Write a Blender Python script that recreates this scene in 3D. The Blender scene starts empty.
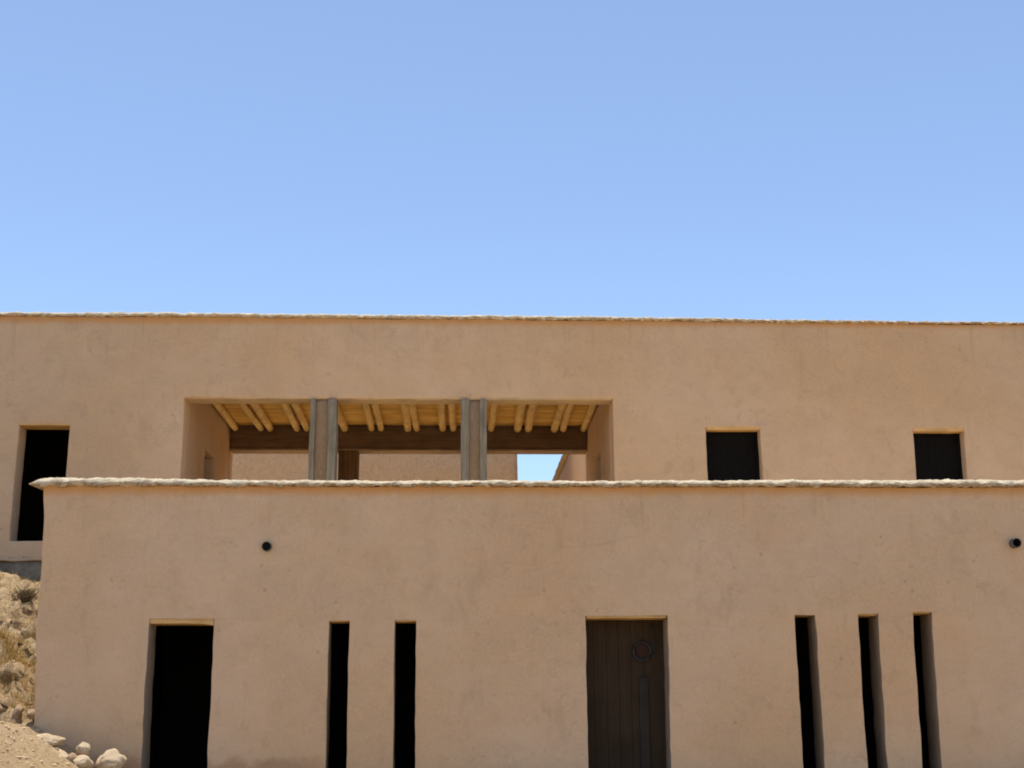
import bpy, bmesh, math, random
from mathutils import Vector, Matrix, noise
random.seed(7)
sc = bpy.context.scene
col = sc.collection

# ------------------------------------------------------------------ helpers
def link(o, parent=None):
    col.objects.link(o)
    if parent is not None:
        o.parent = parent
    return o

def thing(name, label, cat, loc=(0, 0, 0), group=None):
    o = bpy.data.objects.new(name, None)
    o.empty_display_size = 0.3
    o.location = loc
    o['label'] = label
    o['category'] = cat
    if group:
        o['group'] = group
    return link(o)

def tag(o, label, cat, group=None, kind=None):
    if label: o['label'] = label
    if cat: o['category'] = cat
    if group: o['group'] = group
    if kind: o['kind'] = kind

def make(name, bm, mats, parent=None, smooth=True, bevel=0.0, segs=2, angle=50):
    """bmesh in world coordinates -> one mesh object, relative to its thing"""
    bmesh.ops.recalc_face_normals(bm, faces=bm.faces[:])
    if parent is not None:
        p = parent
        off = Vector((0, 0, 0))
        while p is not None:
            off += p.location
            p = p.parent
        bmesh.ops.translate(bm, verts=bm.verts[:], vec=-off)
    me = bpy.data.meshes.new(name)
    bm.to_mesh(me)
    bm.free()
    for m in (mats if isinstance(mats, (list, tuple)) else [mats]):
        me.materials.append(m)
    if smooth:
        me.polygons.foreach_set('use_smooth', [True] * len(me.polygons))
    o = bpy.data.objects.new(name, me)
    link(o, parent)
    if bevel > 0:
        b = o.modifiers.new('round', 'BEVEL')
        b.width = bevel
        b.segments = segs
        b.limit_method = 'ANGLE'
        b.angle_limit = math.radians(angle)
    return o

def box(bm, a, b, mi=0):
    vs = [bm.verts.new((x, y, z)) for x in (a[0], b[0]) for y in (a[1], b[1]) for z in (a[2], b[2])]
    for f in ((0, 1, 3, 2), (4, 6, 7, 5), (0, 4, 5, 1), (2, 3, 7, 6), (0, 2, 6, 4), (1, 5, 7, 3)):
        bm.faces.new([vs[i] for i in f]).material_index = mi
    return vs

def axis(lo, hi, cuts, step):
    pts = sorted(set([lo, hi] + [c for c in cuts if lo < c < hi]))
    out = [pts[0]]
    for a, b in zip(pts, pts[1:]):
        n = max(1, round((b - a) / step))
        out += [a + (b - a) * (i + 1) / n for i in range(n)]
    return out

def panel(bm, lo, hi, holes, z0, z1, depth, frame, step=0.07, dn=4, inner=1, reveal=0):
    """wall panel with rectangular holes (u0,u1,w0,w1) and real reveals.
    frame(u, d, z) -> world point.  Outer face d=0 material 0, inner face d=depth material `inner`."""
    us = axis(lo, hi, [h[0] for h in holes] + [h[1] for h in holes], step)
    zs = axis(z0, z1, [h[2] for h in holes] + [h[3] for h in holes], step)
    nu, nz = len(us) - 1, len(zs) - 1
    solid = [[True] * nz for _ in range(nu)]
    for h in holes:
        for i in range(nu):
            cu = (us[i] + us[i + 1]) / 2
            if not h[0] < cu < h[1]: continue
            for j in range(nz):
                if h[2] < (zs[j] + zs[j + 1]) / 2 < h[3]:
                    solid[i][j] = False
    V = {}
    def v(i, j, k):
        key = (i, j, k)
        if key not in V:
            V[key] = bm.verts.new(frame(us[i], depth * k / dn, zs[j]))
        return V[key]
    def S(i, j):
        return 0 <= i < nu and 0 <= j < nz and solid[i][j]
    def S2(i, j):                       # inside the panel's outline and not the big loggia opening
        return 0 <= i < nu and 0 <= j < nz and not (-4.8 < us[i] < 2.6 and z1 > 7)
    for i in range(nu):
        for j in range(nz):
            if not solid[i][j]: continue
            bm.faces.new((v(i, j, 0), v(i + 1, j, 0), v(i + 1, j + 1, 0), v(i, j + 1, 0)))
            f = bm.faces.new((v(i, j, dn), v(i, j + 1, dn), v(i + 1, j + 1, dn), v(i + 1, j, dn)))
            f.material_index = inner
            for (di, dj, p, q) in ((-1, 0, (i, j), (i, j + 1)), (1, 0, (i + 1, j), (i + 1, j + 1)),
                                   (0, -1, (i, j), (i + 1, j)), (0, 1, (i, j + 1), (i + 1, j + 1))):
                if not S(i + di, j + dj):
                    for k in range(dn):
                        f = bm.faces.new((v(*p, k), v(*q, k), v(*q, k + 1), v(*p, k + 1)))
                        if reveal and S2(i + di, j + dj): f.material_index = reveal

def wobble(bm, a1=0.012, f1=0.9, a2=0.005, f2=5.0, seed=0.0):
    s = Vector((seed, seed * 1.7, seed * 0.3))
    for v in bm.verts:
        n = noise.noise_vector(v.co * f1 + s) * a1 + noise.noise_vector(v.co * f2 + s) * a2
        v.co += n

def fr_front(Y):
    return lambda u, d, z: (u, Y + d, z)

def tube(bm, pts, r, n=12, caps=True, jitter=0.0):
    rings = []
    for i, p in enumerate(pts):
        p = Vector(p)
        t = (Vector(pts[min(i + 1, len(pts) - 1)]) - Vector(pts[max(i - 1, 0)])).normalized()
        ref = Vector((0, 0, 1)) if abs(t.z) < 0.9 else Vector((1, 0, 0))
        a = t.cross(ref).normalized()
        b = t.cross(a)
        rr = r[i] if isinstance(r, (list, tuple)) else r
        rings.append([bm.verts.new(p + (a * math.cos(2 * math.pi * k / n) + b * math.sin(2 * math.pi * k / n)) *
                                   rr * (1 + random.uniform(-jitter, jitter))) for k in range(n)])
    for A, B in zip(rings, rings[1:]):
        for k in range(n):
            bm.faces.new((A[k], A[(k + 1) % n], B[(k + 1) % n], B[k]))
    if caps:
        bm.faces.new(rings[0][::-1])
        bm.faces.new(rings[-1])

# ------------------------------------------------------------------ materials
class NT:
    def __init__(self, name):
        self.m = bpy.data.materials.new(name)
        self.m.use_nodes = True
        self.t = self.m.node_tree
        self.b = self.t.nodes['Principled BSDF']
        self.b.inputs['Roughness'].default_value = 0.95
        self.b.inputs['Specular IOR Level'].default_value = 0.12
        self.pos = self.n('ShaderNodeNewGeometry').outputs['Position']
    def n(self, typ, **kw):
        nd = self.t.nodes.new(typ)
        for k, v in kw.items(): setattr(nd, k, v)
        return nd
    def l(self, a, b): self.t.links.new(a, b)
    def mapped(self, scale):
        mp = self.n('ShaderNodeMapping')
        mp.inputs['Scale'].default_value = scale
        self.l(self.pos, mp.inputs['Vector'])
        return mp.outputs[0]
    def noise(self, scale, detail=4, rough=0.55, vec=None, dist=0.0):
        nd = self.n('ShaderNodeTexNoise')
        nd.inputs['Scale'].default_value = scale
        nd.inputs['Detail'].default_value = detail
        nd.inputs['Roughness'].default_value = rough
        nd.inputs['Distortion'].default_value = dist
        self.l(vec or self.pos, nd.inputs['Vector'])
        return nd.outputs['Fac']
    def voro(self, scale, vec=None, feature='F1'):
        nd = self.n('ShaderNodeTexVoronoi', feature=feature)
        nd.inputs['Scale'].default_value = scale
        self.l(vec or self.pos, nd.inputs['Vector'])
        return nd.outputs['Distance']
    def rng(self, fac, a, b, c=0.0, d=1.0):
        nd = self.n('ShaderNodeMapRange')
        nd.interpolation_type = 'SMOOTHSTEP'
        for i, v in zip(('From Min', 'From Max', 'To Min', 'To Max'), (a, b, c, d)):
            nd.inputs[i].default_value = v
        self.l(fac, nd.inputs['Value'])
        return nd.outputs[0]
    def math(self, op, a, b):
        nd = self.n('ShaderNodeMath', operation=op)
        for i, v in enumerate((a, b)):
            if isinstance(v, (int, float)): nd.inputs[i].default_value = v
            else: self.l(v, nd.inputs[i])
        return nd.outputs[0]
    def mix(self, fac, a, b, blend='MIX'):
        nd = self.n('ShaderNodeMix', data_type='RGBA', blend_type=blend)
        for s, v in ((nd.inputs[0], fac), (nd.inputs[6], a), (nd.inputs[7], b)):
            if isinstance(v, (int, float)): s.default_value = v
            elif isinstance(v, tuple): s.default_value = (*v, 1)
            else: self.l(v, s)
        return nd.outputs[2]
    def sep(self):
        nd = self.n('ShaderNodeSeparateXYZ')
        self.l(self.pos, nd.inputs[0])
        return nd.outputs
    def bump(self, h, strength, dist, prev=None):
        nd = self.n('ShaderNodeBump')
        nd.inputs['Strength'].default_value = strength
        nd.inputs['Distance'].default_value = dist
        self.l(h, nd.inputs['Height'])
        if prev: self.l(prev, nd.inputs['Normal'])
        return nd.outputs[0]
    def done(self, color, normal=None):
        if isinstance(color, tuple): self.b.inputs['Base Color'].default_value = (*color, 1)
        else: self.l(color, self.b.inputs['Base Color'])
        if normal: self.l(normal, self.b.inputs['Normal'])
        return self.m

def sc3(c, k): return tuple(min(1, x * k) for x in c)

def mud(name, base, ztop=None, zbase=None, streak=False, rough=1.0):
    t = NT(name)
    big = t.rng(t.noise(0.45, 3, 0.5), 0.3, 0.7)
    mid = t.rng(t.noise(2.2, 5, 0.6, dist=0.6), 0.28, 0.72)
    fine = t.rng(t.noise(26, 6, 0.7), 0.25, 0.75)
    warm = (base[0] * 1.04, base[1] * 0.97, base[2] * 0.86)
    cool = (base[0] * 0.97, base[1] * 1.0, base[2] * 1.06)
    c = t.mix(big, sc3(warm, 0.93), sc3(cool, 1.05))
    c = t.mix(t.math('MULTIPLY', mid, 0.48), c, sc3(base, 0.80))
    c = t.mix(t.math('MULTIPLY', fine, 0.34), c, sc3(base, 1.28))
    fl = t.rng(t.noise(6.5, 4, 0.6, dist=1.0), 0.52, 0.70)
    c = t.mix(t.math('MULTIPLY', fl, 0.22), c, sc3(base, 0.68))
    # soft grey smudges, some of them drawn downwards, and pale repair patches
    sm1 = t.rng(t.noise(1.0, 5, 0.62, t.mapped((2.6, 2.6, 1.5)), dist=0.8), 0.56, 0.70)
    c = t.mix(t.math('MULTIPLY', sm1, 0.26), c, (base[0] * 0.62, base[1] * 0.62, base[2] * 0.62))
    rp = t.rng(t.noise(0.8, 3, 0.5, t.mapped((1, 1, 1.4))), 0.56, 0.66)
    c = t.mix(t.math('MULTIPLY', rp, 0.22), c, (base[0] * 1.14, base[1] * 1.16, base[2] * 1.20))
    sp = t.rng(t.noise(1.0, 4, 0.65, t.mapped((5.5, 5.5, 8)), dist=1.6), 0.60, 0.72)
    c = t.mix(t.math('MULTIPLY', sp, t.rng(t.noise(0.9, 2), 0.40, 0.62, 0.08, 0.42)), c, sc3(base, 0.55))
    # trowel sweeps: long soft horizontal bands
    sweep = t.rng(t.noise(1.0, 4, 0.6, t.mapped((0.8, 0.8, 4.5)), dist=1.2), 0.35, 0.75)
    c = t.mix(t.math('MULTIPLY', sweep, 0.10), c, sc3(warm, 0.76))
    # faint reddish and greenish earth patches
    patch = t.rng(t.noise(1.3, 3, 0.5, dist=0.4), 0.55, 0.72)
    c = t.mix(t.math('MULTIPLY', patch, 0.22), c, (base[0] * 0.98, base[1] * 0.87, base[2] * 0.80))
    # small dark pits and scuffs
    pit = t.rng(t.voro(3.1), 0.035, 0.10, 1, 0)
    pitm = t.math('MULTIPLY', pit, t.rng(t.noise(1.1, 2), 0.48, 0.6))
    scuff = t.rng(t.noise(9, 3, 0.6, dist=1.5), 0.66, 0.76)
    c = t.mix(t.math('MULTIPLY', pitm, 0.42), c, sc3(base, 0.45))
    c = t.mix(t.math('MULTIPLY', scuff, 0.42), c, sc3(base, 0.6))
    # hairline cracks
    crk = t.rng(t.voro(0.9, t.mapped((1, 1, 1.3)), 'DISTANCE_TO_EDGE'), 0.0, 0.006, 1, 0)
    crm = t.math('MULTIPLY', crk, t.rng(t.noise(0.7, 3, 0.6), 0.53, 0.62))
    c = t.mix(t.math('MULTIPLY', crm, 0.18), c, sc3(base, 0.5))
    z = t.sep()[2]
    if ztop is not None:
        zz = t.math('ADD', z, t.math('MULTIPLY', t.noise(5, 4, 0.6, t.mapped((1, 1, 0.25))), 0.10))
        c = t.mix(t.rng(zz, ztop - 0.10, ztop + 0.03, 0, 0.85), c, (base[0] * 0.98, base[1] * 0.70, base[2] * 0.38))
        run = t.rng(t.noise(1.0, 4, 0.7, t.mapped((7, 7, 0.35))), 0.54, 0.70)
        run = t.math('MULTIPLY', run, t.rng(z, ztop - 1.3, ztop, 0, 0.26))
        c = t.mix(run, c, (base[0] * 0.66, base[1] * 0.60, base[2] * 0.52))
    if zbase is not None:
        zz = t.math('ADD', z, t.math('MULTIPLY', t.noise(2.6, 5, 0.65), -0.55))
        st = t.math('MULTIPLY', t.rng(zz, zbase - 0.02, zbase + 0.14, 0.6, 0), t.rng(t.sep()[0], -2.1, -1.3, 1, 0.0))
        c = t.mix(st, c, (base[0] * 0.62, base[1] * 0.5, base[2] * 0.42))
    nrm = t.bump(t.noise(7, 4, 0.6), 0.35 * rough, 0.02)
    nrm = t.bump(t.noise(60, 5, 0.7), 0.5 * rough, 0.006, nrm)
    if streak:
        s = t.noise(1.0, 5, 0.7, t.mapped((16, 16, 6.5)), dist=2.2)
        c = t.mix(t.rng(s, 0.36, 0.5, 0.48, 0), c, sc3(base, 0.5))
        c = t.mix(t.rng(s, 0.55, 0.75, 0, 0.35), c, sc3(base, 1.35))
        nrm = t.bump(s, 0.8, 0.03, nrm)
    else:
        straw = t.noise(1.0, 2, 0.5, t.mapped((35, 35, 90)), dist=2.5)
        c = t.mix(t.rng(straw, 0.62, 0.74, 0, 0.28), c, sc3(base, 1.5))
    return t.done(c, nrm)

MUD = (0.61, 0.414, 0.248)
M_front = mud('front_mud_plaster', MUD, 3.83, 0.03)
M_upper = mud('upper_mud_plaster', (0.55, 0.379, 0.230), 7.72, None)
M_reveal = mud('darker_reveal_mud', (0.31, 0.235, 0.165), None, None)  # darker, greyer mud tone on the sides of the front openings
M_back = mud('combed_straw_mud', (0.64, 0.462, 0.272), None, None, streak=True)
M_wing = mud('wing_mud_plaster', (0.72, 0.49, 0.27), None, None)
M_core = mud('column_mud', (0.33, 0.235, 0.145), None, None, streak=True)
M_floor = mud('trodden_earth', (0.66, 0.49, 0.29), None, None)

def m_room_shade():
    t = NT('room_shade_plaster')
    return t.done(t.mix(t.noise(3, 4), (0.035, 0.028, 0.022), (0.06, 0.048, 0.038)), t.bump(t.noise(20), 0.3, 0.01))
M_room_shade = m_room_shade()  # plaster coloured near-black: the shade of the rooms is put into the colour

def m_coping(zmid):
    t = NT('coping_mud')
    n1 = t.rng(t.noise(9, 5, 0.65), 0.3, 0.7)
    c = t.mix(n1, (0.46, 0.37, 0.24), (0.60, 0.51, 0.36))
    zz = t.math('ADD', t.sep()[2], t.math('MULTIPLY', t.math('SUBTRACT', t.noise(5, 5, 0.7, t.mapped((1, 1, 0.2))), 0.5), 0.12))
    raw = t.rng(zz, zmid - 0.012, zmid + 0.014, 0.92, 0.10)      # broken raw edge below the smooth capping
    crk = t.rng(t.noise(20, 4, 0.7, t.mapped((0.5, 1, 1.6)), dist=1.2), 0.44, 0.58)
    c = t.mix(t.math('MULTIPLY', raw, crk), c, (0.22, 0.13, 0.062))
    c = t.mix(t.rng(t.noise(1.7, 3, 0.5), 0.60, 0.72, 0, 0.4), c, (0.50, 0.30, 0.22))
    nrm = t.bump(t.noise(30, 6, 0.7), 0.7, 0.02)
    return t.done(c, nrm)
M_coping, M_coping_u, M_coping_b = m_coping(3.878), m_coping(7.765), m_coping(0.0)

def m_wood(name, a, b, along='Y', sc=1.0, rings=True):
    t = NT(name)
    s = {'X': (1.2, 22, 22), 'Y': (22, 1.2, 22), 'Z': (22, 22, 1.2)}[along]
    g = t.rng(t.noise(sc, 5, 0.65, t.mapped(s), dist=0.5), 0.3, 0.7)
    c = t.mix(g, a, b)
    c = t.mix(t.rng(t.noise(2.3, 3), 0.42, 0.7, 0, 0.45), c, sc3(a, 0.62))
    t.b.inputs['Roughness'].default_value = 0.8
    return t.done(c, t.bump(g, 0.4, 0.006))
M_log = m_wood('peeled_poplar_log', (0.70, 0.46, 0.16), (0.86, 0.63, 0.27))
M_lintel = m_wood('lintel_wood', (0.54, 0.325, 0.12), (0.68, 0.44, 0.19), 'X')
M_lintel2 = m_wood('dull_lintel_wood', (0.40, 0.28, 0.15), (0.52, 0.38, 0.22), 'X')
M_beam = m_wood('dark_beam_wood', (0.135, 0.083, 0.048), (0.205, 0.132, 0.078), 'X')
M_post = m_wood('dark_post_wood', (0.11, 0.064, 0.030), (0.21, 0.125, 0.06), 'Z')
M_grey = m_wood('weathered_grey_timber', (0.17, 0.145, 0.10), (0.29, 0.255, 0.185), 'Z')
M_door = m_wood('dark_door_wood', (0.044, 0.028, 0.015), (0.056, 0.036, 0.020), 'Z')

def m_reed():
    t = NT('reed_ceiling')
    g = t.rng(t.noise(1, 4, 0.6, t.mapped((0.5, 9, 3)), dist=0.4), 0.3, 0.7)
    c = t.mix(g, (0.64, 0.37, 0.09), (0.90, 0.62, 0.20))
    g2 = t.rng(t.noise(1, 3, 0.6, t.mapped((1.0, 2.6, 1))), 0.35, 0.7)
    c = t.mix(t.math('MULTIPLY', g2, 0.5), c, (0.48, 0.26, 0.06))
    return t.done(c, t.bump(g, 0.4, 0.01))
M_reed = m_reed()

def m_iron():
    t = NT('blackened_iron')
    t.b.inputs['Metallic'].default_value = 0.6
    c = t.mix(t.noise(14, 4), (0.035, 0.036, 0.038), (0.07, 0.068, 0.066))
    m = t.done(c)
    t.b.inputs['Roughness'].default_value = 0.6
    return m
M_iron = m_iron()
def m_pipe():
    t = NT('drain_pipe_plastic')
    c = t.mix(t.noise(12, 4), (0.085, 0.072, 0.06), (0.15, 0.125, 0.10))
    m = t.done(c)
    t.b.inputs['Roughness'].default_value = 0.6
    return m
M_pipe = m_pipe()
def m_bore_shade():
    t = NT('pipe_bore_shade')
    return t.done((0.012, 0.011, 0.010))
M_bore_shade = m_bore_shade()

def m_ground():
    t = NT('dry_earth')
    a = t.rng(t.noise(0.9, 4, 0.6), 0.3, 0.7)
    b = t.rng(t.noise(7, 6, 0.7), 0.3, 0.7)
    c = t.mix(a, (0.55, 0.375, 0.20), (0.66, 0.48, 0.275))
    c = t.mix(t.math('MULTIPLY', b, 0.42), c, (0.34, 0.225, 0.125))
    c = t.mix(t.rng(t.noise(1.8, 3, 0.5), 0.56, 0.7, 0, 0.55), c, (0.43, 0.32, 0.14))
    peb = t.rng(t.voro(16), 0.10, 0.22, 1, 0)
    c = t.mix(t.math('MULTIPLY', peb, 0.45), c, (0.62, 0.50, 0.36))
    h = t.math('ADD', t.noise(14, 6, 0.75), t.math('MULTIPLY', peb, 0.25))
    return t.done(c, t.bump(h, 1.0, 0.09))
M_ground = m_ground()
def m_stone(name, a, b):
    t = NT(name)
    c = t.mix(t.rng(t.noise(6, 5, 0.65), 0.3, 0.7), a, b)
    c = t.mix(t.rng(t.noise(16, 4, 0.7), 0.58, 0.7, 0, 0.5), c, sc3(a, 0.5))
    return t.done(c, t.bump(t.noise(22, 6, 0.7), 0.6, 0.03))
M_stone = m_stone('pale_limestone', (0.44, 0.32, 0.19), (0.56, 0.44, 0.285))
M_stone2 = m_stone('brown_stone', (0.33, 0.22, 0.125), (0.44, 0.315, 0.19))
M_plinth = m_stone('grey_plinth', (0.19, 0.145, 0.095), (0.29, 0.23, 0.155))
def m_grass(name, a, b):
    t = NT(name)
    return t.done(t.mix(t.rng(t.noise(5, 3), 0.3, 0.7), a, b))
M_grass = m_grass('dry_straw_grass', (0.42, 0.275, 0.085), (0.56, 0.40, 0.16))
M_twig = m_grass('dry_twigs', (0.10, 0.068, 0.036), (0.20, 0.14, 0.07))

# ------------------------------------------------------------------ ground
def lerp(tab, x):
    if x <= tab[0][0]: return tab[0][1]
    for (a, va), (b, vb) in zip(tab, tab[1:]):
        if x <= b: return va + (vb - va) * (x - a) / (b - a)
    return tab[-1][1]
def sm(a, b, x):
    t = max(0.0, min(1.0, (x - a) / (b - a)))
    return t * t * (3 - 2 * t)

PROF = [(-40, 3.6), (-20, 2.7), (-10, 1.55), (-7, 1.06), (-5.8, 0.86), (-5.34, 0.78), (-4.9, 0.50), (-4.4, 0.20), (-3.8, 0.03), (-3.2, -0.02), (60, -0.02)]
def ground_z(x, y, rough=True):
    g = lerp(PROF, x)
    front = g * sm(8.0, 17.2, y) - 0.68 * (1 - sm(1.5, 16.8, y))
    if y <= 18.0:
        z = front
    else:
        if x > -5.33 and x < 13.2:
            z = -0.12 if y < 23.7 else 3.3
        else:
            base = front if x < 0 else -0.02
            top = (3.26 + (-7.73 - x) * 0.26 if -9.5 < x < -5 else 3.3)
            top = min(3.5, max(2.75, top))
            up = 0.09 * sm(18.35, 18.75, y) + 0.67 * sm(18.5, 21.4, y) + 0.24 * sm(20.8, 23.2, y)
            z = base + (top - base) * up
    if y > 24.2:
        z = 3.3
    if rough:
        p = Vector((x, y, 0))
        dense = sm(-14, -7.5, x) * (1 - sm(-3.6, -3.0, x)) * sm(11, 14.5, y) * (1 - sm(23.5, 24.2, y))
        z += 0.05 * noise.noise(p * 0.35)
        z += dense * (0.035 * noise.fractal(p * 1.6, 1.0, 2.0, 4) + 0.030 * noise.fractal(p * 6.0, 0.7, 2.0, 4))
        if y > 18.0 and x < -5.33:
            bank = sm(18.15, 18.5, y) * (1 - sm(22.6, 23.4, y))
            q = Vector((x, y * 0.9, z * 1.1))
            v = noise.voronoi(q * 2.6)[0]
            z += bank * (0.10 * (v[1] - v[0]) - 0.06 + 0.16 * noise.fractal(q * 2.4, 0.7, 2.1, 6) + 0.09 * noise.fractal(q * 6.0, 0.9, 2.1, 3))
            z -= 0.16 * sm(18.05, 18.25, y) * (1 - sm(18.35, 18.5, y))
    return z

gx = axis(-9.5, -3.0, [-5.33, -5.23], 0.055)
x = -9.5; st = 0.08
while x > -320:
    st *= 1.25; x -= st; gx.append(x)
x = -3.0; st = 0.08
while x < 320:
    st = min(st * 1.25, 30 if x > 20 else 1.0); x += st; gx.append(x)
gx += [13.1, 13.3]
gx = sorted(set(gx))
gy = axis(14.2, 23.9, [17.98, 18.02, 23.68, 23.72], 0.055)
y = 14.2; st = 0.08
while y > -120:
    st *= 1.25; y -= st; gy.append(y)
y = 23.9; st = 0.12
while y < 500:
    st *= 1.3; y += st; gy.append(y)
gy = sorted(set(gy))
bm = bmesh.new()
def ground_pt(x, y):
    z = ground_z(x, y)
    if -9.5 < x < -5.33 and 18.1 < y < 23.0:      # undercut clods on the bank face
        k = sm(18.1, 18.4, y) * (1 - sm(22.0, 22.9, y)) * sm(-9.5, -8.5, x)
        q = Vector((x, y, z))
        y = y - k * (0.20 * noise.fractal(q * 2.6 + Vector((7, 3, 1)), 0.7, 2.1, 6) + 0.09 * noise.fractal(q * 9.0, 0.6, 2.1, 3) + 0.05)
        x = min(x + k * 0.06 * noise.noise(q * 4.0), max(x, -5.34))
    return (x, y, z)
rows = [[bm.verts.new(ground_pt(x, y)) for x in gx] for y in gy]
for A, B in zip(rows, rows[1:]):
    for i in range(len(gx) - 1):
        bm.faces.new((A[i], A[i + 1], B[i + 1], B[i]))
g = make('ground', bm, M_ground)
g['kind'] = 'structure'

# ------------------------------------------------------------------ coping strip
def coping(bm, x0, x1, Y, zb, zt, depth, seed, tip_l=False, along='X', over=0.065, step=0.025, tip_r=False):
    """lumpy mud capping laid along a wall top; profile overhangs the outer face"""
    n = max(2, int((x1 - x0) / step))
    rings = []
    for i in range(n + 1):
        u = x0 + (x1 - x0) * i / n
        h = (zt(u) if callable(zt) else zt) - (zb(u) if callable(zb) else zb)
        z_0 = zb(u) if callable(zb) else zb
        e = 1.0
        if tip_l: e *= max(0.12, math.sqrt(sm(0, 0.16, u - x0)))
        if tip_r: e *= max(0.12, math.sqrt(sm(0, 0.16, x1 - u)))
        prof = [(0.04, 0.0), (-over * 0.45, 0.004), (-over * 0.86, h * 0.10), (-over, h * 0.30), (-over * 0.98, h * 0.44), (-over * 0.72, h * 0.64),
                (-over * 0.30, h * 0.82), (0.04, h * 0.95), (0.12, h), (depth * 0.5, h * 1.02), (depth + over * 0.6, h * 0.8), (depth + over * 0.6, 0.0)]
        ring = []
        for (d, zz) in prof:
            zc = h * 0.35
            p = Vector((u, Y + d, z_0 + zc + (zz - zc) * e))
            q = p * 1.0 + Vector((seed, 0, 0))
            amp = 0.4 if d > 0.2 else 1.0
            low = 0.012 * noise.noise(Vector((u * 0.8 + seed, 0, 0)))
            p.z += low * (1 if zz > 0.01 else 0.3) + amp * 0.014 * noise.fractal(q * 9, 0.9, 2.0, 4) * (1 if zz > 0.01 else 1.3)
            chip = noise.fractal(q * 19 + Vector((0, 9, 0)), 0.8, 2.0, 3)
            p.z += amp * 0.012 * chip * (1.6 if zz < h * 0.35 else 0.6)
            p.y += amp * 0.014 * noise.noise(q * 27)
            p.y += amp * 0.026 * noise.fractal(q * 8 + Vector((5, 0, 0)), 0.9, 2.0, 4)
            ring.append(bm.verts.new(p))
        rings.append(ring)
    m = len(rings[0])
    for A, B in zip(rings, rings[1:]):
        for k in range(m):
            bm.faces.new((A[k], A[(k + 1) % m], B[(k + 1) % m], B[k]))
    bm.faces.new(rings[0]); bm.faces.new(rings[-1][::-1])

def rot_about(bm, verts, ang, c):
    bmesh.ops.rotate(bm, verts=verts, cent=c, matrix=Matrix.Rotation(ang, 3, 'Z'))

# ------------------------------------------------------------------ FRONT HOUSE
FY = 18.0
front = thing('mud_house', 'low flat-roofed mud house in front with two doorways and five slit openings', 'house', (0, FY, 0))
FX0, FX1 = -5.45, 13.0
ZB = 3.845
openings = [(-3.985, -3.16, 0.02, 2.130), (-1.69, -1.43, 0.05, 2.10), (-0.84, -0.565, 0.05, 2.10), (1.632, 2.688, 0.02, 2.150),
            (4.368, 4.643, 0.05, 2.165), (5.20, 5.46, 0.05, 2.16), (5.918, 6.165, 0.05, 2.185)]
TH = 0.46
bm = bmesh.new()
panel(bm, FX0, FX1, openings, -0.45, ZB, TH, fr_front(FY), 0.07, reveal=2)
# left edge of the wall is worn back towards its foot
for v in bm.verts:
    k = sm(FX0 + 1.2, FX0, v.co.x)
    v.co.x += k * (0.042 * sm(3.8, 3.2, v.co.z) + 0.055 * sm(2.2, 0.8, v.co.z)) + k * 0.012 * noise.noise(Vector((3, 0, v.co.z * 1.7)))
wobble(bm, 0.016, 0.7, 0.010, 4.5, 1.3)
make('wall', bm, [M_front, M_room_shade, M_reveal], front, bevel=0.040, segs=3)

for fr, st in ((lambda u, d, z: (FX0 + 0.03 + d + 0.10 * sm(3.4, 0.8, z), u, z), 0.12), (lambda u, d, z: (FX1 - d, u, z), 0.3)):
    bm = bmesh.new()
    panel(bm, FY + TH, 23.5, [], -0.45, ZB, 0.42, fr, st)
    wobble(bm, 0.012, 0.7, 0.005, 4.0, 4.0)
    make('side_wall', bm, [M_front, M_room_shade], front, bevel=0.02)
def block(name, a, b, mat, parent):
    bm = bmesh.new()
    box(bm, a, b)
    return make(name, bm, mat, parent, smooth=False)
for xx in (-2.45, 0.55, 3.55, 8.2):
    block('room_partition', (xx, FY + TH + 0.002, 0.0), (xx + 0.3, 23.09, 3.1), M_room_shade, front)
block('room_back_wall', (FX0 + 0.6, 23.1, 0.0), (FX1 - 0.45, 23.45, 3.1), M_room_shade, front)
block('room_floor', (FX0 + 0.6, FY + TH + 0.004, -0.1), (FX1 - 0.45, 23.45, -0.005), M_room_shade, front)
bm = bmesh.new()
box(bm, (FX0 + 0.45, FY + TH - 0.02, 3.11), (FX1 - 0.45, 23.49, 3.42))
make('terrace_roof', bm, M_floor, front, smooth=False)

bm = bmesh.new()
ztop_f = lambda u: lerp([(-5.6, 3.95), (-5.35, 3.972), (-4, 3.958), (-2, 3.935), (0.7, 3.935), (3.2, 3.944), (7.6, 3.956), (14, 3.95)], u)
coping(bm, -5.63, FX1 + 0.06, FY, ZB - 0.005, ztop_f, TH, 0.0, tip_l=True)
n0 = len(bm.verts)
coping(bm, FY + TH - 0.05, 23.46, 0, ZB - 0.003, 3.945, 0.42, 11.0)
bm.verts.ensure_lookup_table()
side = bm.verts[n0:]
for v in side:                     # run the second strip along the left side wall
    u, d = v.co.x, v.co.y
    v.co.x, v.co.y = FX0 + 0.03 + d, u
make('parapet_coping', bm, M_coping, front)

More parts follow.
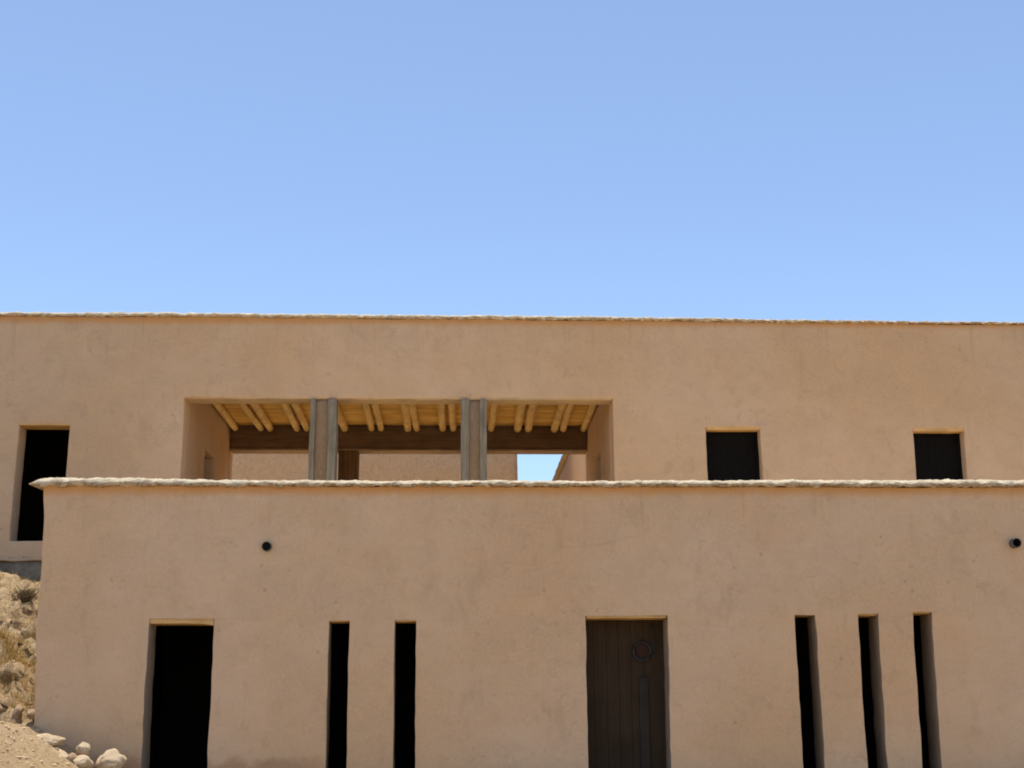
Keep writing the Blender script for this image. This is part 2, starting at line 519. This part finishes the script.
def lintel(name, x0, x1, zt, Y, depth, parent, face=0.03, sag=0.0, inset=0.012, mat=None):
    bm = bmesh.new()
    n = max(3, int((x1 - x0) / 0.06))
    us = [x0 + 0.004 + (x1 - x0 - 0.008) * i / n for i in range(n + 1)]
    rings = []
    for i, u in enumerate(us):
        dz = 0.006 * noise.noise(Vector((u * 6, Y, zt))) - sag * (i / n) ** 6 * 0.7
        rings.append([bm.verts.new(p) for p in ((u, Y + inset + 0.006 * noise.noise(Vector((u * 9, 1, zt))), zt + 0.02),
                      (u, Y + inset, zt - face + dz), (u, Y + depth - 0.01, zt - face + dz * 0.4), (u, Y + depth - 0.01, zt + 0.02))])
    for A, B in zip(rings, rings[1:]):
        for k in range(4):
            bm.faces.new((A[k], A[(k + 1) % 4], B[(k + 1) % 4], B[k]))
    bm.faces.new(rings[0]); bm.faces.new(rings[-1][::-1])
    return make(name, bm, mat or M_lintel, parent, smooth=False, bevel=0.006)

for i, (a, b, z0, z1) in enumerate(openings):
    lintel('lintel', a, b, z1, FY, TH if i != 3 else 0.39, front, face=0.06 if i == 0 else (0.028 if i == 3 else 0.012),
           sag=0.04 if i == 0 else 0)

# plank door in the middle doorway
DY = FY + 0.40
bm = bmesh.new()
xs = [1.60, 1.76, 1.93, 2.09, 2.25, 2.42, 2.70]
for a, b in zip(xs, xs[1:]):
    box(bm, (a + 0.0015, DY + random.uniform(0, .005), 0.03), (b - 0.0015, DY + 0.05, 2.16))
door = make('door', bm, M_door, front, smooth=False, bevel=0.003)
door['label'] = 'dark plank door with round iron ring'
bm = bmesh.new()
cx, cz = 2.40, 1.71
ring = [(cx + 0.115 * math.cos(a), DY - 0.024, cz + 0.12 * math.sin(a)) for a in [2 * math.pi * k / 32 for k in range(33)]]
tube(bm, ring, 0.016, 8, caps=False)
make('door_ring', bm, M_iron, door)
bm = bmesh.new()
tube(bm, [(cx, DY + 0.004, cz + 0.03), (cx, DY - 0.010, cz + 0.03)], [0.085, 0.080], 24)
tube(bm, [(cx, DY - 0.008, cz + 0.118), (cx, DY - 0.045, cz + 0.118)], [0.028, 0.018], 12)
make('ring_plate', bm, m_wood('reddish_ring_plate', (0.045, 0.019, 0.014), (0.065, 0.032, 0.022), 'Z'), door, smooth=False)
bm = bmesh.new()
box(bm, (2.35, DY - 0.03, 0.05), (2.47, DY - 0.002, 1.38))
make('door_bar', bm, m_wood('bluish_door_bar', (0.038, 0.030, 0.022), (0.048, 0.039, 0.029), 'Z'), door, smooth=False, bevel=0.008)
bm = bmesh.new()
tube(bm, [(2.545 + 0.03 * math.sin(k / 5), DY - 0.014, 2.06 - 0.05 * k) for k in range(9)], 0.007, 6)
make('door_hook', bm, M_iron, door)

for (px, pz, out) in ((-2.517, 3.052, 0.055), (7.345, 3.085, 0.12)):
    bm = bmesh.new()
    R, r, n = 0.064, 0.054, 24
    def ringv(y, rad): return [bm.verts.new((px + rad * math.cos(2 * math.pi * k / n), y, pz + rad * math.sin(2 * math.pi * k / n))) for k in range(n)]
    A, B, C2, D2 = ringv(FY + 0.10, R), ringv(FY - out, R), ringv(FY - out, r), ringv(FY - 0.022, r)
    for P, Q, mi in ((A, B, 0), (B, C2, 0), (C2, D2, 1)):
        for k in range(n):
            bm.faces.new((P[k], P[(k + 1) % n], Q[(k + 1) % n], Q[k])).material_index = mi
    bm.faces.new(D2).material_index = 1  # black cap near the wall face paints the shade inside the pipe
    make('drain_pipe', bm, [M_pipe, M_bore_shade], front)

# ------------------------------------------------------------------ UPPER HOUSE
UY, UT, UB, UBT = 23.5, 0.42, 28.4, 28.82
LX0, LX1, LZ0, LZ1 = -4.815, 2.66, 3.42, 6.295
UX0, UX1 = -13.0, 15.0
upper = thing('mud_house', 'long upper mud house behind with an open timber-roofed loggia and three dark windows', 'house', (0, UY, 3.42))
ZT = 7.72
ztop_u = lambda u: lerp([(-13, 7.83), (-8.1, 7.83), (-4.6, 7.842), (-1.1, 7.822), (2.5, 7.815), (6, 7.770), (10.2, 7.745), (15, 7.73)], u)
zbot_u = lambda u: ztop_u(u) - lerp([(-8, 0.085), (2, 0.085), (9, 0.055)], u)
u_open = [(-7.61, -6.745, 3.80, 5.815), (LX0, LX1, LZ0, LZ1), (4.305, 5.262, 4.5, 5.800), (7.980, 8.885, 4.5, 5.778)]
bm = bmesh.new()
panel(bm, UX0, UX1, u_open, 3.30, ZT, UT, fr_front(UY), 0.09)
for v in bm.verts:
    v.co.z += (zbot_u(v.co.x) - ZT) * sm(7.0, 7.7, v.co.z)
for v in bm.verts:                     # ragged lower edge of the plaster above the stone base
    if v.co.z < 3.31:
        v.co.z = 3.47 + 0.035 * noise.fractal(Vector((v.co.x * 2.2, 0, 4)), 0.9, 2, 4)
    elif v.co.z < 3.6:
        v.co.z = max(v.co.z, 3.53)
wobble(bm, 0.016, 0.6, 0.006, 4.0, 7.7)
make('wall', bm, [M_upper, M_room_shade], upper, bevel=0.038, segs=3)
bm = bmesh.new()
panel(bm, UX0, UX1, [], 2.2, 3.46, 0.34, fr_front(UY + 0.05), 0.16)
wobble(bm, 0.03, 3, 0.012, 7, 2.0)
make('stone_base', bm, M_plinth, upper)
# loggia side walls with doorways to the rooms
for (X, sgn) in ((LX0, -1), (LX1, 1)):
    bm = bmesh.new()
    panel(bm, UY + UT - 0.003, UB, [(25.65, 26.75, 3.44, 5.80)], 3.40, 6.9, 0.34, lambda u, d, z: (X + sgn * d, u, z), 0.10)
    wobble(bm, 0.012, 0.8, 0.005, 4, 3.0 + sgn)
    make('loggia_side_wall', bm, [M_upper, M_room_shade], upper, bevel=0.02)
# rear wall with the matching opening, and end walls
bm = bmesh.new()
panel(bm, UX0, UX1, [(LX0, LX1, 3.42, 6.30)], 3.0, ZT, UBT - UB, lambda u, d, z: (u, UBT - d, z), 0.16)
panel(bm, UY + UT, UB, [], 3.0, ZT, 0.42, lambda u, d, z: (UX0 + d, u, z), 0.3)
panel(bm, UY + UT, UB, [], 3.0, ZT, 0.42, lambda u, d, z: (UX1 - d, u, z), 0.3)
wobble(bm, 0.012, 0.7, 0.004, 4, 9.0)
make('rear_wall', bm, [M_upper, M_room_shade], upper)
bm = bmesh.new()
for a, b in ((UX0 + 0.45, LX0 - 0.36), (LX0 - 0.33, LX1 + 0.33), (LX1 + 0.36, UX1 - 0.45)):
    box(bm, (a, UY + UT + 0.004, 6.86), (b, UB - 0.004, 7.25))
make('roof', bm, M_floor, upper, smooth=False)
bm = bmesh.new()
box(bm, (UX0 + 0.2, UY + 0.40, 3.0), (UX1 - 0.2, UB + 0.2, 3.42))
make('floor', bm, M_floor, upper, smooth=False)
for a, b in ((UX0 + 0.46, LX0 - 0.37), (LX1 + 0.37, UX1 - 0.46)):
    block('room_back_wall', (a, UB - 0.12, 3.445), (b, UB - 0.006, 6.85), M_room_shade, upper)
    block('room_floor', (a, UY + UT + 0.006, 3.425), (b, UB - 0.006, 3.44), M_room_shade, upper)
for a in (-6.12, 3.93):               # screen wall just inside each loggia door
    block('room_partition', (a, UY + UT + 0.006, 3.445), (a + 0.1, 27.4, 6.85), M_room_shade, upper)

bm = bmesh.new()
coping(bm, UX0 - 0.1, UX1 + 0.1, UY, lambda u: zbot_u(u) - 0.006, ztop_u, UT, 21.0, over=0.045, step=0.03)
make('roof_coping', bm, M_coping_u, upper)
for i, (a, b, z0, z1) in enumerate(u_open):
    lintel('lintel', a, b, z1, UY, UT, upper, face=(0.02, 0.02, 0.05, 0.05)[i], mat=M_lintel2 if i == 1 else None)

def window_leaf(x0, x1, z0, z1, parent):
    bm = bmesh.new()
    y0 = UY + 0.215
    box(bm, (x0 - 0.02, y0, z0), (x0 + 0.06, y0 + 0.06, z1 + 0.02))
    box(bm, (x1 - 0.06, y0, z0), (x1 + 0.02, y0 + 0.06, z1 + 0.02))
    box(bm, (x0 + 0.061, y0, z1 - 0.07), (x1 - 0.061, y0 + 0.06, z1 + 0.02))
    f = make('window', bm, M_black, parent, smooth=False, bevel=0.004)
    n = 2
    bm = bmesh.new()
    for k in range(n):
        a = x0 + 0.063 + (x1 - x0 - 0.126) * k / n
        b = x0 + 0.063 + (x1 - x0 - 0.126) * (k + 1) / n
        box(bm, (a + 0.001, y0 + 0.014 + random.uniform(0, .006), z0), (b - 0.001, y0 + 0.045, z1 - 0.072))
    make('shutter', bm, M_black, f, smooth=False, bevel=0.003)
M_black = m_wood('black_brown_shutter', (0.0034, 0.0028, 0.0022), (0.0050, 0.0042, 0.0032), 'Z')
for i in (2, 3):
    a, b, z0, z1 = u_open[i]
    window_leaf(a, b, z0, z1 - 0.03, upper)

# front columns: mud core between two grey corner timbers
def column(x0, x1, wl, wr, top_r, y0, y1):
    bm = bmesh.new()
    panel(bm, x0 + wl * 0.6, x1 - wr * 0.6, [], 3.42, 6.27, y1 - y0 - 0.10, lambda u, d, z: (u, y0 + 0.085 + d, z), 0.06, dn=5, inner=0)
    wobble(bm, 0.01, 2.0, 0.006, 9, x0)
    c = make('column', bm, M_core, upper)
    for (a, b, t) in ((x0, x0 + wl, 6.275), (x1 - wr, x1, top_r)):
        bm = bmesh.new()
        panel(bm, a, b, [], 3.42, t, y1 - y0, lambda u, d, z: (u, y0 + d, z), 0.05, dn=6, inner=0)
        wobble(bm, 0.010, 1.1, 0.004, 7, a)
        make('corner_post', bm, M_grey, c, bevel=0.018)
    return c
column(-2.622, -2.165, 0.09, 0.145, 6.275, UY - 0.045, UY + 0.36)
column(0.000, 0.455, 0.145, 0.12, 6.275, UY - 0.045, UY + 0.36)
for (a, b) in ((-2.56, -2.145), (0.03, 0.43)):
    bm = bmesh.new()
    box(bm, (a, UB + 0.02, 3.42), (b, UBT - 0.02, 6.298))
    make('rear_post', bm, M_post, upper, smooth=False, bevel=0.015)

# rear beam, rafters and reed ceiling of the loggia
bm = bmesh.new()
panel(bm, LX0 + 0.006, LX1 - 0.006, [], 6.33, 6.85, 0.05, lambda u, d, z: (u, UB - 0.055 + d, z), 0.12, inner=0)
wobble(bm, 0.006, 2, 0.003, 8, 5)
make('beam', bm, M_beam, upper, bevel=0.01)
lintel('lintel', LX0, LX1, 6.30, UB, 0.42, upper, face=0.02, inset=-0.03, mat=m_wood('brown_lintel', (0.22, 0.15, 0.09), (0.32, 0.23, 0.14), 'X'))
bm = bmesh.new()
ys = axis(UY + UT - 0.02, UB - 0.01, [], 0.0125)
L = [[bm.verts.new((xx, yy, 6.815 + 0.012 * math.cos(2 * math.pi * yy / 0.05) + 0.02 * noise.noise(Vector((xx * 0.7, yy * 3, 0))))) for xx in axis(LX0 - 0.02, LX1 + 0.02, [], 0.4)] for yy in ys]
for A, B in zip(L, L[1:]):
    for k in range(len(A) - 1):
        bm.faces.new((A[k], A[k + 1], B[k + 1], B[k]))
make('reed_ceiling', bm, M_reed, upper)
for xr in (-4.70, -4.17, -3.98, -3.42, -3.22, -2.43, -1.87, -1.67, -1.11, -0.92, -0.38, -0.16, 0.63, 1.19, 1.42, 1.96, 2.15, 2.58):
    bm = bmesh.new()
    r0 = random.uniform(0.072, 0.088)
    bow, ph = random.uniform(-0.035, 0.035), random.uniform(-0.025, 0.025)
    pts, rad = [], []
    for k in range(13):
        t = k / 12
        pts.append((xr + bow * math.sin(t * math.pi) + ph * (1 - t) + 0.008 * noise.noise(Vector((xr * 3, t * 6, 0))), UY + 0.30 + t * (UB - 0.13 - UY - 0.30), 6.725 + 0.012 * noise.noise(Vector((xr, t * 4, 3)))))
        rad.append(r0 * (1.08 - 0.16 * t) * (1 + 0.05 * noise.noise(Vector((xr, t * 9, 7)))))
    pts += [(pts[-1][0], pts[-1][1] + 0.04, pts[-1][2]), (pts[-1][0], pts[-1][1] + 0.055, pts[-1][2])]
    rad += [rad[-1] * 0.80, rad[-1] * 0.4]
    tube(bm, pts, rad, 14)
    make('rafter', bm, M_log, upper)

bm = bmesh.new()
vs = [bm.verts.new(p) for p in ((-13, UBT, 3.36), (2.85, UBT, 3.36), (2.85, 50, 3.36), (-13, 50, 3.36))]
bm.faces.new(vs)
cy = make('courtyard_bounce', bm, M_floor, smooth=False)  # unseen pale paving, added to bounce sunlight up to the rafters
cy['kind'] = 'structure'
# ------------------------------------------------------------------ buildings behind the loggia
back = thing('mud_building', 'straw-combed mud building behind the loggia, left of the gap of sky', 'building', (-5, 34, 3.3))
bm = bmesh.new()
panel(bm, -13, 1.425, [], 3.0, 8.2, 0.45, fr_front(34.0), 0.16)
panel(bm, 34.45, 42, [], 3.0, 8.2, 0.45, lambda u, d, z: (1.425 - d, u, z), 0.2)
panel(bm, 34.45, 42, [], 3.0, 8.2, 0.45, lambda u, d, z: (-13 + d, u, z), 0.3)
panel(bm, -13, 1.425, [], 3.0, 8.2, 0.45, lambda u, d, z: (u, 42.45 - d, z), 0.3)
wobble(bm, 0.02, 0.8, 0.008, 4, 15)
make('wall', bm, [M_back, M_room_shade], back)
bm = bmesh.new()
box(bm, (-12.6, 34.4, 7.6), (1.0, 42.05, 7.9))
make('roof', bm, M_floor, back, smooth=False)
bm = bmesh.new()
coping(bm, -13.1, 1.50, 34.0, 8.19, 8.3, 0.45, 31.0, step=0.1)
make('roof_coping', bm, M_coping_b, back)

wing = thing('mud_building', 'mud wall of a wing running back beside the gap of sky, seen through the loggia', 'building', (5.8, 29, 3.3))
bm = bmesh.new()
panel(bm, 28.83, 50, [], 3.0, 7.56, 0.42, lambda u, d, z: (2.83 + d, u, z), 0.16)
panel(bm, 3.25, 8.6, [], 3.0, 7.56, 0.42, lambda u, d, z: (u, 50 - d, z), 0.3)
panel(bm, 28.83, 50, [], 3.0, 7.56, 0.42, lambda u, d, z: (9.02 - d, u, z), 0.3)
wobble(bm, 0.015, 0.8, 0.006, 4, 25)
make('wall', bm, [M_wing, M_room_shade], wing)
bm = bmesh.new()
box(bm, (3.2, 28.84, 7.0), (8.65, 49.6, 7.3))
make('roof', bm, M_floor, wing, smooth=False)
bm = bmesh.new()
coping(bm, 28.84, 50.05, 0, 7.555, 7.65, 0.42, 41.0, over=0.13, step=0.12)
for v in bm.verts:
    u, d = v.co.x, v.co.y
    v.co.x, v.co.y = 2.83 + d, u
make('roof_coping', bm, M_coping_b, wing)

# ------------------------------------------------------------------ stones at the corner of the front house
def stone(loc, size, rz, label, mat, seed, tilt=0.0, group='pale stones at the corner of the front house'):
    bm = bmesh.new()
    bmesh.ops.create_icosphere(bm, subdivisions=4, radius=1.0)
    for v in bm.verts:
        p = v.co.copy()
        k = 1 + 0.22 * noise.noise(p * 1.1 + Vector((seed, 0, 0))) + 0.14 * noise.fractal(p * 2.3 + Vector((0, seed, 0)), 0.8, 2, 5)
        q = p * k
        for nx in range(4):          # a few broken flat faces
            d = Vector((math.sin(seed * 7 + nx * 2.1), math.cos(seed * 3 + nx * 1.7), math.sin(seed + nx * 2.9))).normalized()
            s = q.dot(d)
            if s > 0.82: q -= d * (s - 0.82) * 0.8
        v.co = Vector((q.x * size[0], q.y * size[1], q.z * size[2]))
    me_o = make('stone', bm, mat)
    me_o.location = loc
    me_o.rotation_euler = (0, tilt, rz)
    tag(me_o, label, 'stone', group)
    return me_o
SY = 17.47
stone((-5.06, SY + 0.10, 0.625), (0.215, 0.14, 0.085), 0.1, 'long flat pale stone nearest the wall corner', M_stone, 1.0, 0.05)
stone((-4.90, SY - 0.02, 0.465), (0.155, 0.13, 0.080), -0.2, 'rounded pale stone just below the long flat stone', M_stone, 2.4, 0.25)
stone((-4.70, SY, 0.410), (0.070, 0.08, 0.075), 0.4, 'small brown stone wedged between paler stones', M_stone2, 3.1)
stone((-4.60, SY + 0.08, 0.525), (0.082, 0.08, 0.085), 0.9, 'small pointed stone on top in the middle of the row', M_stone, 4.7, 0.3)
stone((-4.56, SY - 0.03, 0.370), (0.118, 0.11, 0.088), 0.0, 'rounded pale stone under the small pointed one', M_stone, 5.9, 0.1)
stone((-4.26, SY + 0.12, 0.370), (0.190, 0.17, 0.145), 0.5, 'largest boulder, by the left doorway', M_stone, 7.2, -0.2)

CL = 'earth-brown stones at the foot of the bank'
for (px_, y_, sx, sy, szz, rz, lab, sd) in (
        (-5.98, 18.52, 0.11, 0.09, 0.06, 0.4, 'brown stone at the foot of the bank farthest from the house wall', 2.2),
        (-5.72, 18.50, 0.06, 0.07, 0.10, 1.0, 'upright brown stone at the foot of the bank between two others', 3.9),
        (-5.53, 18.50, 0.07, 0.07, 0.06, 0.1, 'brown stone at the foot of the bank touching the house wall', 6.1)):
    stone((px_, y_, ground_z(px_, y_, False) + 0.07), (sx, sy, szz), rz, lab, M_stone2, sd, 0.3, CL)

bm = bmesh.new()
rg = random.Random(11)
for i in range(2200):
    x_, y_ = rg.uniform(-7.2, -3.7), rg.uniform(14.8, 17.95)
    r_c = 0.006 + 0.028 * rg.random() ** 6
    m = Matrix.Translation((x_, y_, ground_z(x_, y_) + r_c * 0.05)) @ Matrix.Rotation(rg.uniform(0, 6.3), 4, 'Z') @ Matrix.Diagonal((r_c * rg.uniform(.8, 1.6), r_c * rg.uniform(.8, 1.3), r_c * rg.uniform(.5, .9), 1))
    n0 = len(bm.verts)
    bmesh.ops.create_icosphere(bm, subdivisions=1, radius=1.0, matrix=m)
    bm.verts.ensure_lookup_table()
    for v in bm.verts[n0:]:
        v.co += Vector((rg.uniform(-1, 1), rg.uniform(-1, 1), rg.uniform(-1, 1))) * r_c * 0.22
gv = make('gravel', bm, m_stone('earth_clods', (0.50, 0.34, 0.18), (0.62, 0.46, 0.28)), smooth=False)
tag(gv, 'loose clods and gravel on the sunlit ground in front of the wall corner', 'gravel', kind='stuff')

# ------------------------------------------------------------------ dry grass and a twiggy shadow patch on the bank
bm = bmesh.new()
def blade(p, h, w, lean, az, kink=0.5):
    d = Vector((math.cos(az), math.sin(az), 0))
    s = Vector((-d.y, d.x, 0)) * w
    p = Vector(p)
    q = p + d * lean * kink * h * 0.5 + Vector((0, 0, h * 0.6))
    r = p + d * lean * h + Vector((0, 0, h * (1 - 0.35 * lean)))
    a, b = bm.verts.new(p - s), bm.verts.new(p + s)
    c, e = bm.verts.new(q + s * 0.8), bm.verts.new(q - s * 0.8)
    t = bm.verts.new(r)
    bm.faces.new((a, b, c, e)); bm.faces.new((e, c, t))
clumps = []
for i in range(230):
    cx_, cy_ = random.uniform(-8.6, -5.55), random.uniform(18.4, 23.2)
    clumps.append((cx_, cy_, random.uniform(0.05, 0.13), random.randint(14, 34)))
for i in range(64):                  # thicker patch low on the bank, against the wall
    clumps.append((random.uniform(-6.9, -5.5), random.uniform(19.2, 20.5), random.uniform(0.10, 0.22), random.randint(60, 110)))
for i in range(60):
    clumps.append((random.uniform(-7.6, -5.52), random.uniform(18.3, 19.1), random.uniform(0.07, 0.17), random.randint(25, 60)))
for (cx_, cy_, h, n) in clumps:
    for k in range(n):
        x_, y_ = cx_ + random.gauss(0, 0.09), cy_ + random.gauss(0, 0.09)
        if x_ > -5.50: continue
        blade((x_, y_, ground_z(x_, y_) - 0.01), h * random.uniform(0.5, 1.3), random.uniform(0.0015, 0.0035), random.uniform(0.1, 0.9), random.uniform(0, 6.28))
o = make('dry_grass', bm, M_grass, smooth=False)
tag(o, 'dry yellow grass on the earth bank left of the front house', 'grass', kind='stuff')

def twigs(x_, y_, h, n, label, seed):  # dark branching stems stand in for an irregular shadow on the bank
    random.seed(seed)
    bm = bmesh.new()
    z_ = ground_z(x_, y_)
    for k in range(n):
        az, el = random.uniform(0, 6.28), random.uniform(0.35, 1.35)
        L_ = h * random.uniform(0.6, 1.1)
        p = Vector((x_ + random.gauss(0, .03), y_ + random.gauss(0, .03), z_ - 0.02))
        d = Vector((math.cos(az) * math.cos(el), math.sin(az) * math.cos(el), math.sin(el)))
        q = p + d * L_ * 0.5 + Vector((random.gauss(0, .02), random.gauss(0, .02), 0))
        r = p + d * L_ + Vector((random.gauss(0, .05), random.gauss(0, .05), 0.03))
        if max(q.x, r.x) > -5.50: continue
        tube(bm, [p, q, r], [0.006, 0.004, 0.0015], 4, caps=False)
        for j in range(7):
            s = p.lerp(r, random.uniform(0.35, 1.0))
            e = s + Vector((random.gauss(0, .05), random.gauss(0, .05), random.gauss(0.03, .03)))
            if e.x > -5.5: continue
            tube(bm, [s, e], [0.003, 0.001], 3, caps=False)
    o = make('shadow_twigs', bm, M_twig, smooth=False)
    me = o.data
    c = Vector((x_, y_, z_))
    for v in me.vertices: v.co -= c
    o.location = c
    tag(o, label, 'twigs')
twigs(-6.62, 21.3, 0.26, 70, 'shadow patch built from dark shrub high on the earth bank, close to the house wall', 3)

# ------------------------------------------------------------------ light, sky, camera
SUN = Vector((-0.05, 0.075, 1.0)).normalized()
el = math.asin(SUN.z)
ld = bpy.data.lights.new('sun', 'SUN')
ld.energy = 3.4
ld.angle = math.radians(0.53)
ld.color = (1.0, 0.955, 0.88)
lo = bpy.data.objects.new('sun', ld)
lo.rotation_euler = SUN.to_track_quat('Z', 'Y').to_euler()
lo.location = (0, 10, 40)
link(lo)
w = bpy.data.worlds.new('World')
sc.world = w
w.use_nodes = True
nt = w.node_tree
sky = nt.nodes.new('ShaderNodeTexSky')
sky.sky_type = 'NISHITA'
sky.sun_disc = False
sky.sun_elevation = el
sky.sun_rotation = math.atan2(SUN.x, SUN.y)
sky.altitude = 1500
sky.air_density = 0.9
sky.dust_density = 2.6
sky.ozone_density = 2.2
bg = nt.nodes['Background']
bg.inputs['Strength'].default_value = 0.15
tint = nt.nodes.new('ShaderNodeMix')          # camera white balance of the sky, the same in every direction
tint.data_type, tint.blend_type = 'RGBA', 'MULTIPLY'
tint.inputs[0].default_value = 1.0
tint.inputs[7].default_value = (1.03, 1.02, 0.99, 1)
nt.links.new(sky.outputs[0], tint.inputs[6])
nt.links.new(tint.outputs[2], bg.inputs['Color'])

cd = bpy.data.cameras.new('camera')
cd.sensor_width = 36
cd.lens = 48.294
cd.clip_end = 2000
cam = bpy.data.objects.new('camera', cd)
r_ = Vector((0.99930592, -0.03691251, -0.00501421))
u_ = Vector((-0.00368441, -0.23188237, 0.97273686))
f_ = Vector((0.03706887, 0.97204323, 0.23185742))
M = Matrix((r_, u_, -f_)).transposed().to_4x4()
M.translation = (0, 0, 0.95)
cam.matrix_world = M
link(cam)
sc.camera = cam
sc.view_settings.view_transform = 'Standard'
sc.view_settings.look = 'None'
sc.view_settings.exposure = 0.65
sc.view_settings.gamma = 1
sc.cycles.max_bounces = 8
sc.cycles.diffuse_bounces = 5
sc.cycles.filter_width = 1.9
